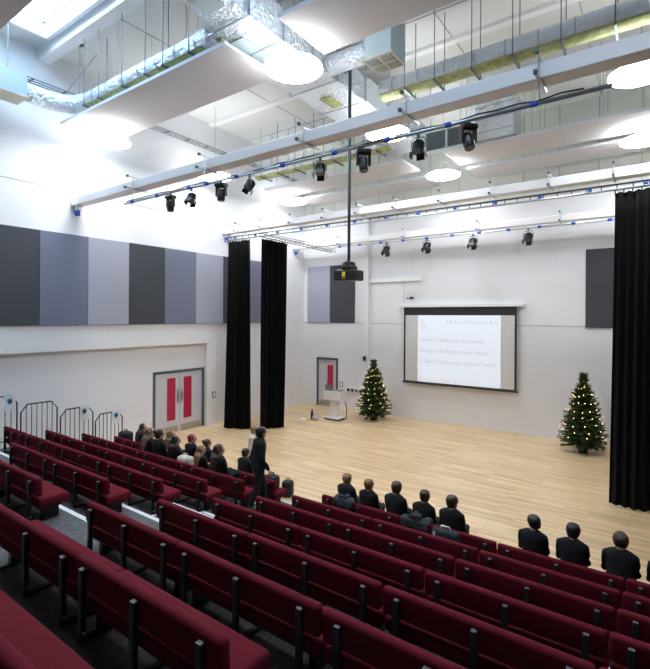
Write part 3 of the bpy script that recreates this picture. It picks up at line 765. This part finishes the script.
MB().box(-.13, .0, -.03, 0, -.03, .03, .004).build('plate', M['white'], t)
MB().box(.0, .15, -.035, 0, -.04, .04, .004).build('connector', M['black'], t)
MB().box(-.11, -.05, -.036, -.03, -.022, .022).build('connector', M['black'], t)
t = empty('socket_trunking', (-10.62, BW, .82), 'white dado trunking with black sockets between lectern and tree', 'socket')
MB().box(-.05, 1.15, -.06, 0, -.09, .12, .006).build('trunking', M['white'], t)
for k in range(5): MB().box(.02 + .2 * k, .15 + .2 * k, -.075, -.06, -.05, .06, .004).build('socket', M['black' if k != 2 else 'lampgrey'], t)
fit('wall_box', (-9.68, BW - .20, 2.2), (.05, .04, .09), M['black'], 'small black box on the white column above first tree', 'wall box')

# ------------------------------------------------------------------ lectern and what stands round it
t = empty('lectern', (-9.96, 14.62, 0), 'white modern lectern with a wide box top and slim column', 'lectern')
MB().box(-.38, .40, -.30, .28, .0, .045, .01).build('castor_plinth', M['black'], t)
MB().box(-.40, .38, -.32, .26, .045, .11, .02).build('base', M['white'], t)
MB().box(-.19, .19, -.14, .12, .11, .76, .01).build('column', M['white'], t)
hd = MB().box(-.43, .43, -.27, .25, .76, 1.10, .012).build('cabinet', M['white'], t)
MB().box(-.41, .41, -.25, .23, 1.10, 1.115).build('work_surface', M['lampgrey'], t)
MB().tube([(.42, .2, .7), (.46, .3, .4), (.43, .3, .08), (.5, .25, .01)], .02, 8).build('power_cable', M['black'], t, True)
t.scale = (.86, .8, 1)
t = empty('laptop', (-10.05, 14.50, 1.115), 'small silver-blue laptop open on the lectern', 'laptop')
MB().box(-.16, .16, -.12, .10, 0, .018, .004).build('laptop_base', M['chrome'], t)
MB().box(-.16, .16, -.006, .006, 0, .21, .004, 1, Matrix.Translation((0, -.12, .014)) @ Matrix.Rotation(R(12), 4, 'X')).build('laptop_lid', M['pm'], t)
t = empty('gooseneck_microphone', (-10.25, 14.57, 1.115), 'thin black gooseneck microphone at the left end of lectern', 'microphone')
MB().cyl((0, 0, 0), (0, 0, .03), .035, 12).build('microphone_base', M['black'], t)
MB().tube([(0, 0, .03), (-.01, 0, .2), (-.06, 0, .36), (-.12, -.02, .44)], .007, 6).build('gooseneck', M['black'], t, True)
MB().ball((-.13, -.02, .45), .02, .02, .028).build('microphone_head', M['black'], t, True)
t = empty('drink_bottle', (-10.66, 14.12, 0), 'dark red drink bottle standing on the floor left of lectern', 'bottle')
MB().tube([(0, 0, 0), (0, 0, .24), (0, 0, .30), (0, 0, .33)], [.055, .055, .03, .025], 14).build('bottle_body', M['bottle'], t, True)
MB().cyl((0, 0, .33), (0, 0, .37), .03, 12).build('bottle_cap', M['black'], t)
t = empty('ball', (-10.45, 14.05, 0), 'pale round patterned ball on the floor beside lectern base', 'ball')
MB().ball((0, 0, .11), .11).build('ball_body', M['floorbox'], t, True)
MB().tube([(.111 * cos(a * pi / 8), .02, .11 + .111 * sin(a * pi / 8)) for a in range(17)], .014, 6).build('ball_stripe', M['crest_b'], t)
MB().tube([(.02, -.111 * cos(a * pi / 8), .11 + .111 * sin(a * pi / 8)) for a in range(17)], .012, 6).build('ball_stripe', M['red'], t)
t = empty('paper_stack', (-10.82, 13.9, 0), 'white and yellow papers lying on the floor by the bottle', 'paper')
MB().box(-.22, .1, -.12, .12, 0, .012).build('white_sheet', M['paper'], t)
MB().box(.06, .26, -.08, .1, .0, .014).build('yellow_sheet', M['yellow'], t)

# ------------------------------------------------------------------ decorated fir trees
def fir(loc, H, Rb, seed, lab, lab2):
    rn = random.Random(seed); t = empty('christmas_tree', loc, lab, 'tree')
    MB().tube([(0, 0, .1), (0, 0, H * .97)], [.04, .006], 8).build('trunk', M['bark'], t)
    MB().tube([(0, 0, 0), (0, 0, .20)], [.12, .15], 16).build('pot', M['black'], t)
    b = bmesh.new()
    def spike(p, d, L, r):
        d = d.normalized(); a = d.orthogonal().normalized(); c = d.cross(a)
        vs = [b.verts.new(p + a * cos(k * 2.094) * r + c * sin(k * 2.094) * r) for k in range(3)]
        md = [b.verts.new(p + d * L * .55 + a * cos(k * 2.094 + .5) * r * 1.25 + c * sin(k * 2.094 + .5) * r * 1.25) for k in range(3)]
        tp = b.verts.new(p + d * L)
        for k in range(3):
            b.faces.new((vs[k], vs[(k + 1) % 3], md[(k + 1) % 3], md[k])); b.faces.new((md[k], md[(k + 1) % 3], tp))
        b.faces.new(vs[::-1])
    def prof(z):    # crown radius by height fraction
        q = (z / H)
        if q < .2: return Rb * (.80 + q)
        if q > .80: return max(.02, Rb * .10 * (1 - (q - .80) / .22) + .015) * (2.2 if int(q * 60) % 4 == 0 else 1)
        return Rb * (1 - ((q - .2) / .66)) ** .72 * .95 + .05
    nb = 460
    for k in range(nb):
        z = H * (.085 + .89 * (k / nb) ** .95); L = prof(z) * rn.uniform(.62, 1.10); an = k * 2.39996 + rn.uniform(-.2, .2)
        up = -.10 + .7 * (z / H) ** 1.2
        d = Vector((cos(an), sin(an), up)).normalized(); p = Vector((0, 0, z))
        ns = max(3, int(L / .045)) if z < H * .8 else 1
        for q in range(ns):
            f = (q + .6) / ns; c = p + d * L * f + Vector((0, 0, -.05 * f * f * (1 if z < H * .6 else 0)))
            tl = .075 + .12 * (1 - f) * min(1, L / .4)
            sd = Vector((-d.y, d.x, 0)).normalized()
            for s_ in (-1, 1):
                spike(c, d * .9 + sd * s_ * rn.uniform(.6, 1.1) + Vector((0, 0, rn.uniform(-.25, .3))), tl, .010)
            if q % 2: spike(c, d + Vector((0, 0, rn.uniform(.1, .6))), tl * .8, .010)
        spike(p + d * L * .9, d, .12, .011)
    spike(Vector((0, 0, H * .93)), Vector((.02, 0, 1)), H * .09, .012)
    mb = MB(); mb.b = b; mb.build('foliage', M['fir'], t)
    # string of warm lights
    g = empty('fairy_lights', (loc[0], loc[1], loc[2] + .3), lab2, 'string lights'); pts = []
    N = 98; turns = 8.5
    for k in range(N):
        f = k / (N - 1); z = H * (.17 + .72 * f ** 1.0) + .03 * sin(k * 1.3); an = f ** .8 * turns * 2 * pi; r = prof(z) * (1.0) * rn.uniform(.9, 1.04)
        pts.append(Vector((cos(an) * r, sin(an) * r, z + r * .08 - .3)))
    MB().tube(pts, .004, 4).build('cable', M['cable'], g)
    bm_ = MB().ball((0, 0, 0), .010, n=8, m=6).mesh('bulb', M['bulb'], True)
    for p in pts:
        o = bpy.data.objects.new('bulb', bm_); COL.objects.link(o); o.parent = g; o.location = p
fir((-8.72, 15.42, 0), 2.30, .64, 3, 'decorated fir tree with warm lights between the lectern and the screen', 'warm white fairy lights wound round the left fir tree')
fir((-1.72, 15.35, 0), 2.32, .62, 5, 'decorated fir tree with warm lights beside the wide right drape', 'warm white fairy lights wound round the right fir tree')

# ------------------------------------------------------------------ people
def remeshed(mb, voxel, m, name, parent, smooth_it=2):
    me = mb.mesh(name, m, True); o = bpy.data.objects.new(name, me); COL.objects.link(o)
    r = o.modifiers.new('r', 'REMESH'); r.mode = 'VOXEL'; r.voxel_size = voxel; r.use_smooth_shade = True
    s_ = o.modifiers.new('s', 'SMOOTH'); s_.iterations = smooth_it; s_.factor = .5
    bpy.context.view_layer.update(); dg = bpy.context.evaluated_depsgraph_get()
    nm = bpy.data.meshes.new_from_object(o.evaluated_get(dg)); nm.materials.clear(); nm.materials.append(m)
    o.modifiers.clear(); o.data = nm; o.parent = parent
    for p in nm.polygons: p.use_smooth = True
    return o
def hand(mb, wrist, d, palm_n, s=1.0):
    """palm and five fingers, d: pointing direction, palm_n: palm normal"""
    d = Vector(d).normalized(); n = Vector(palm_n); n = (n - d * n.dot(d)).normalized(); sd = d.cross(n); w_ = Vector(wrist)
    mb.tube([w_, w_ + d * .04 * s, w_ + d * .085 * s], [(.026 * s, .016 * s), (.040 * s, .015 * s), (.038 * s, .012 * s)], 8, side=sd)
    for k, L in enumerate((.062, .075, .080, .072)):
        b0 = w_ + d * .08 * s + sd * (-.030 + .020 * k) * s
        p1 = b0 + d * L * .5 * s + n * .004; p2 = b0 + d * L * .85 * s + n * .022 * s
        mb.tube([b0 - d * .01, p1, p2], [.0085 * s, .008 * s, .0065 * s], 6)
    b0 = w_ + d * .025 * s - sd * .03 * s
    mb.tube([b0, b0 + d * .03 * s - sd * .025 * s, b0 + d * .06 * s - sd * .03 * s], [.011 * s, .010 * s, .008 * s], 6)
def person(loc, lab, hair, hairstyle='short', rz=0, s=1.0, lean=8, headyaw=0, headpitch=0, headroll=0, standing=False, hips=.50, stride=.0, skirt=False, shirt=None, grp='seated pupils in dark blazers', handsout=False):
    t = empty('person', loc, lab, 'person', grp, rz)
    # local: +Y is forward; z of hip centre = hips; floor z = 0
    hz = hips; ln = R(lean)
    def sp(h, y=0, x=0): return Vector((x, y * s + sin(ln) * h * s, hz + cos(ln) * h * s))
    neck = sp(.44, -.01); headc = sp(.545, .025)
    HM = Matrix.Diagonal((1.14, 1.12, 1.0, 1)) @ Matrix.Rotation(R(headyaw), 4, 'Z') @ Matrix.Rotation(R(-headpitch), 4, 'X') @ Matrix.Rotation(R(headroll), 4, 'Y')
    def hp(x, y, z): return headc + (HM @ Vector((x * s, y * s, z * s)))
    shy = .158 * s
    sho = {k: sp(.365, -.01, k * shy) for k in (-1, 1)}
    if standing:
        elb = {k: sho[k] + Vector((k * .05 * s, -.03 * s + .05 * k * stride, -.27 * s)) for k in (-1, 1)}
        wri = {k: elb[k] + Vector((0, .08 * s + .1 * k * stride, -.23 * s)) for k in (-1, 1)}
        kne = {k: Vector((k * .09 * s, .03 - k * stride * .15, hz * .54)) for k in (-1, 1)}
        ank = {k: Vector((k * .09 * s, -.02 - k * stride * .32, .08)) for k in (-1, 1)}
        hdir = (0, .25, -1); hn = (0, 1, .2)
    else:
        elb = {k: sho[k] + Vector((k * .030 * s, .07 * s, -.24 * s)) for k in (-1, 1)}
        wri = {k: Vector((k * .08 * s, elb[k].y + .21 * s, hz + .13 * s)) for k in (-1, 1)}
        kne = {k: Vector((k * .11 * s, .42 * s, hz + .02)) for k in (-1, 1)}
        ank = {k: Vector((k * .10 * s, .47 * s, .08)) for k in (-1, 1)}
        hdir = (0, 1, -.35); hn = (0, -.3, -1)
    hip = {k: Vector((k * .085 * s, 0, hz)) for k in (-1, 1)}
    def torso(mb, e):
        prof = [(-.09, .135, .10), (0, .155, .115), (.10, .140, .105), (.22, .150, .11), (.32, .168, .11), (.375, .160, .098), (.415, .120, .085), (.445, .07, .068)]
        mb.tube([sp(h) for h, a, b_ in prof], [((a + e) * s, (b_ + e) * s) for h, a, b_ in prof], 20, side=(1, 0, 0), power=.85)
    def arms(mb, e, end=1.0):
        for k in (-1, 1):
            q = elb[k].lerp(wri[k], end)
            mb.tube([sho[k] - Vector((k * .03 * s, 0, -.0)), sho[k], sho[k].lerp(elb[k], .5), elb[k], elb[k].lerp(q, .5), q],
                    [(.05 + e) * s, (.052 + e) * s, (.047 + e) * s, (.043 + e) * s, (.040 + e) * s, (.029 + e) * s], 12)
    def legs(mb, e, end=1.0):
        for k in (-1, 1):
            q = kne[k].lerp(ank[k], end)
            mb.tube([hip[k], hip[k].lerp(kne[k], .5), kne[k], kne[k].lerp(ank[k], .35), q],
                    [(.092 + e) * s, (.078 + e) * s, (.058 + e) * s, (.055 + e) * s, (.042 + e) * s], 12)
    # body, one continuous skin
    mb = MB(); torso(mb, -.012); arms(mb, -.010); legs(mb, -.012)
    mb.tube([sp(.41, -.01), neck, hp(0, -.012, -.05)], [.062 * s, .054 * s, .052 * s], 12)
    hr = [(-.115, .028, .030, .040), (-.10, .045, .048, .030), (-.07, .060, .070, .016), (-.03, .070, .086, .004), (.01, .075, .094, 0), (.05, .075, .094, -.004), (.085, .062, .078, -.008), (.108, .038, .048, -.01), (.118, .012, .015, -.01)]
    mb.tube([hp(0, c, z) for z, a, b_, c in hr], [(a * s * 1.1, b_ * s * 1.1) for z, a, b_, c in hr], 16, side=(HM @ Vector((1, 0, 0))).normalized())
    mb.tube([hp(0, .088, .012), hp(0, .102, -.022), hp(0, .090, -.032)], [.006 * s, .011 * s, .010 * s], 8)
    for k in (-1, 1):
        mb.ball(hp(k * .076, -.004, -.006), .010 * s, .020 * s, .030 * s, 8, 6)
        hand(mb, wri[k], hdir, hn, s)
        mb.tube([ank[k] + Vector((0, -.05, -.045)), ank[k] + Vector((0, .02, -.04)), ank[k] + Vector((0, .13 * s, -.055))], [.03, .034, .022], 8)
    body = remeshed(mb, .0115, M['skin'], 'body', t, 2)
    MB().ball(hp(-.030, .083, .008), .010 * s).build('eye', M['eyes'], t, True)
    MB().ball(hp(.030, .083, .008), .010 * s).build('eye', M['eyes'], t, True)
    MB().ball(hp(0, .080, -.062), .022 * s, .012 * s, .006 * s).build('mouth', M['lips'], t, True)
    # blazer
    mb = MB(); torso(mb, .012); arms(mb, .008, .95)
    for k in (-1, 1): mb.tube([sp(.415, -.01, k * .03), sp(.395, -.01, k * .10 * s), sho[k] + Vector((k * .01, 0, -.010))], [.054 * s, .050 * s, .056 * s], 10)
    mb.tube([sp(.41, -.015), sp(.452, -.02)], [(.082 * s, .078 * s), (.068 * s, .066 * s)], 14, side=(1, 0, 0))
    if standing: mb.tube([sp(-.16), sp(0)], [(.165 * s, .125 * s), (.165 * s, .125 * s)], 16, side=(1, 0, 0), power=.85)
    remeshed(mb, .013, M['blazer'] if not shirt else shirt, 'blazer', t, 2)
    mb = MB(); legs(mb, .008, .93); mb.tube([sp(-.08), sp(.03)], [(.15 * s, .118 * s)] * 2, 16, side=(1, 0, 0))
    remeshed(mb, .014, M['trouser'], 'trousers', t, 1)
    for k in (-1, 1):
        MB().tube([ank[k] + Vector((0, -.07, -.035)), ank[k] + Vector((0, -.02, -.03)), ank[k] + Vector((0, .08, -.045)), ank[k] + Vector((0, .19 * s, -.055))], [(.034, .036), (.042, .045), (.045, .034), (.03, .022)], 12, side=(1, 0, 0)).build('shoe', M['shoe'], t, True)
    # hair
    mb = MB(); hh = [(-.085, .040, .040, -.060), (-.055, .068, .064, -.045), (-.02, .082, .084, -.030), (.02, .089, .097, -.020), (.055, .087, .097, -.014), (.085, .074, .084, -.010), (.108, .050, .058, -.01), (.120, .018, .022, -.01)]
    mb.tube([hp(0, c, z) for z, a, b_, c in hh], [(a * s * 1.1, b_ * s * 1.1) for z, a, b_, c in hh], 16, side=(HM @ Vector((1, 0, 0))).normalized())
    for k in range(16):
        a = k * 2.4; mb.ball(hp(.05 * cos(a), -.02 + .055 * sin(a), .090 + .010 * sin(k * 5)), .022 * s, .024 * s, .014 * s, 8, 6)
    if hairstyle == 'long':
        for k in (-1, 1):
            mb.tube([hp(k * .072, -.01, .05), hp(k * .088, -.02, -.06), sp(.42, -.06, k * .08 * s), sp(.30, -.07, k * .07 * s)], [.03 * s, .034 * s, .04 * s, .02 * s], 10)
        mb.tube([hp(0, -.06, .05), hp(0, -.085, -.06), sp(.42, -.115), sp(.27, -.13), sp(.15, -.125)], [(.07 * s, .04 * s), (.085 * s, .04 * s), (.10 * s, .036 * s), (.09 * s, .028 * s), (.05 * s, .014 * s)], 14, side=(1, 0, 0))
    if hairstyle == 'bun':
        mb.ball(hp(0, -.10, .075), .045 * s, .04 * s, .042 * s, 12, 8)
    if hairstyle == 'tail':
        mb.ball(hp(0, -.11, .03), .028 * s)
        mb.tube([hp(0, -.11, .03), hp(0, -.15, -.05), sp(.36, -.14), sp(.26, -.13)], [.024 * s, .032 * s, .03 * s, .01 * s], 10)
    remeshed(mb, .011, M[hair], 'hair', t, 2)
    return t
YF, ZF = rowy(5) + .23, rowz(5)
YE, ZE = rowy(4) + .215, rowz(4)
P = person
def seatF(x, lab, *a, **k): return P((x, YF, 0), lab, *a, **dict(dict(hips=.545, s=.88), **k))
def seatE(x, lab, *a, **k): return P((x, YE, ZF), lab, *a, **dict(dict(hips=.615, s=.92), **k))
seatF(-4.47, 'pupil in dark blazer with fair cropped hair, leftmost of the central front row', 'hblond', headyaw=-5, s=.86, lean=3)
seatF(-4.02, 'fair-haired pupil in dark blazer, second from left in central front row', 'hfair', headyaw=-20, s=.84, lean=3)
seatF(-3.52, 'broad pupil with short brown hair between two dropped coats', 'hbrown', headyaw=5, s=.93)
seatF(-3.02, 'pupil in dark blazer with brown hair tied in a bun', 'hbrown', 'bun', headyaw=15, s=.88, lean=8)
seatF(-2.55, 'pupil with short brown hair beside the black bag on the front bench', 'hbrown', headyaw=-25, s=.92, lean=4)
seatF(-1.39, 'black-haired pupil with tilted head, leftmost of the right-hand three', 'hdark', headyaw=45, headroll=-12, s=.90, lean=6)
seatF(-.90, 'dark cropped-haired pupil in blazer, middle of the right-hand three', 'hdark', headyaw=10, headroll=6, s=.92, lean=6)
seatF(-.36, 'pupil with bowed brown head at lower right, before the wide drape', 'hbrown', headyaw=0, headpitch=-22, s=.95, lean=12)
seatF(.12, 'pupil cut off by the right edge of the photo', 'hbrown', headpitch=-20, s=.92, lean=16)
# left-hand group
seatF(-10.78, 'long-haired pupil next to the black bag, furthest left of the group', 'hbrown', 'long', headyaw=-50, lean=10, rz=-.2)
seatE(-9.17, 'fair long-haired pupil in black, second head from the left railings', 'hfair', 'long', headyaw=-45, lean=8)
seatE(-8.74, 'pupil with brown hair in a bun and long strands, left-hand group', 'hbrown', 'bun', headyaw=-30, lean=2, s=.98)
seatF(-9.55, 'brown-haired pupil turned sideways in the row before the double doors', 'hfair', 'long', headyaw=-60, lean=6)
seatE(-8.22, 'pupil with straight black hair left of the cream bag', 'hdark', 'long', headyaw=-45, lean=6, s=.88)
seatF(-8.74, 'pupil with crimson hair behind the cream bag', 'hred', headyaw=-60, lean=3, s=.93)
seatF(-8.22, 'brown-haired pupil half hidden behind the blond-haired one', 'hbrown', 'bun', headyaw=-20, lean=4)
seatE(-7.37, 'pupil with long golden blond hair down the back', 'hblond', 'long', headyaw=-25, lean=2, s=.80)
seatE(-6.84, 'pupil with long dark brown hair, rightmost in the second row', 'hbrown', 'long', headyaw=-40, lean=0, s=.96)
seatF(-7.05, 'dark short-haired pupil leaning forward left of the standing figure', 'hdark', headyaw=-10, lean=10, s=.86)
P((-5.82, 6.12, rowz(4)), 'tall figure in a dark coat standing at the aisle end of benches', 'hdark', 'short', rz=-.5, s=.94, lean=3, standing=True, hips=.86, stride=.5, headyaw=10, grp='standing people')
P((-7.55, 7.76, 0), 'blond figure in pale beige top standing on the wooden floor behind', 'hblond', 'short', rz=-1.2, s=.88, lean=2, standing=True, hips=.80, stride=.3, shirt=M['tote'], grp='standing people')

# ------------------------------------------------------------------ coats and bags
def coat(x, w_, lab, seed, z=.55, h=.30):
    """crumpled coat thrown over the front bench's backrest"""
    rn = random.Random(seed); t = empty('folded_coat', (x, rowy(5) + .03, ZF + z), lab, 'coat', 'coats over the front bench')
    mb = MB()
    for k in range(16):
        a = rn.uniform(-1, 1); mb.ball((a * w_ * .42, rn.uniform(-.05, .08), rn.uniform(-.02, .05) * (1.6 - abs(a))), rn.uniform(.04, .075), rn.uniform(.04, .065), rn.uniform(.025, .045), 10, 8)
    for k in range(14):
        xx = -w_ * .42 + w_ * .84 * k / 13
        mb.tube([(xx, .0, .03), (xx + rn.uniform(-.02, .02), -.085, 0), (xx + rn.uniform(-.02, .02), -.095, -.06), (xx + rn.uniform(-.02, .02), -.085, -h * rn.uniform(.35, .6))], [.035, .035, .03, .02], 8)
    remeshed(mb, .014, M['coat'], 'coat_cloth', t, 2)
    MB().tube([(-w_ * .2, -.06, .07), (0, -.09, .10), (w_ * .2, -.05, .07)], [.02, .028, .02], 8).build('coat_collar', M['coat'], t, True)
coat(-4.36, .42, 'dark slate coat over front bench behind the leftmost central pupil', 1)
coat(-3.02, .50, 'dark slate coat over front bench behind the pupil with a bun', 2)
def bag(loc, w_, d_, h_, lab, m, strap=None, grp=None, rz=0):
    t = empty('bag', loc, lab, 'bag', grp, rz)
    auto(MB().box(-w_ / 2, w_ / 2, -d_ / 2, d_ / 2, 0, h_, min(w_, d_) * .28, 4).build('bag_body', m, t))
    MB().tube([(-w_ * .2, 0, h_ - .01), (-w_ * .15, 0, h_ + .05), (w_ * .15, 0, h_ + .05), (w_ * .2, 0, h_ - .01)], .012, 8).build('handle', strap or m, t, True)
    MB().box(-w_ * .35, w_ * .35, -d_ / 2 - .025, -d_ / 2 + .02, h_ * .12, h_ * .5, .02, 2).build('front_pocket', m, t)
    if strap: MB().box(-w_ * .42, -w_ * .33, -d_ / 2 - .008, -d_ / 2 + .01, h_ * .2, h_ * .9, .003, 1).build('strap', strap, t)
bag((-2.52, rowy(5) - .085, ZF + .24), .40, .14, .34, 'black bag with a white strap over the front bench', M['coat'], M['paper'])
bag((-11.3, YF - .05, ZF + .29), .36, .26, .40, 'bulky black bag on the front bench beside the last railing', M['bag'])
bag((-7.82, YE + .0, ZE + .29), .34, .22, .32, 'cream patterned bag on the bench between two long-haired pupils', M['tote'])
bag((-6.5, 7.75, 0), .24, .2, .34, 'black backpack standing on wooden floor in front of the benches', M['bag'], M['lampgrey'], rz=.3)
bag((-6.25, YF + .02, ZF + .29), .30, .22, .26, 'large black bag on the aisle end of the front left bench', M['bag'])
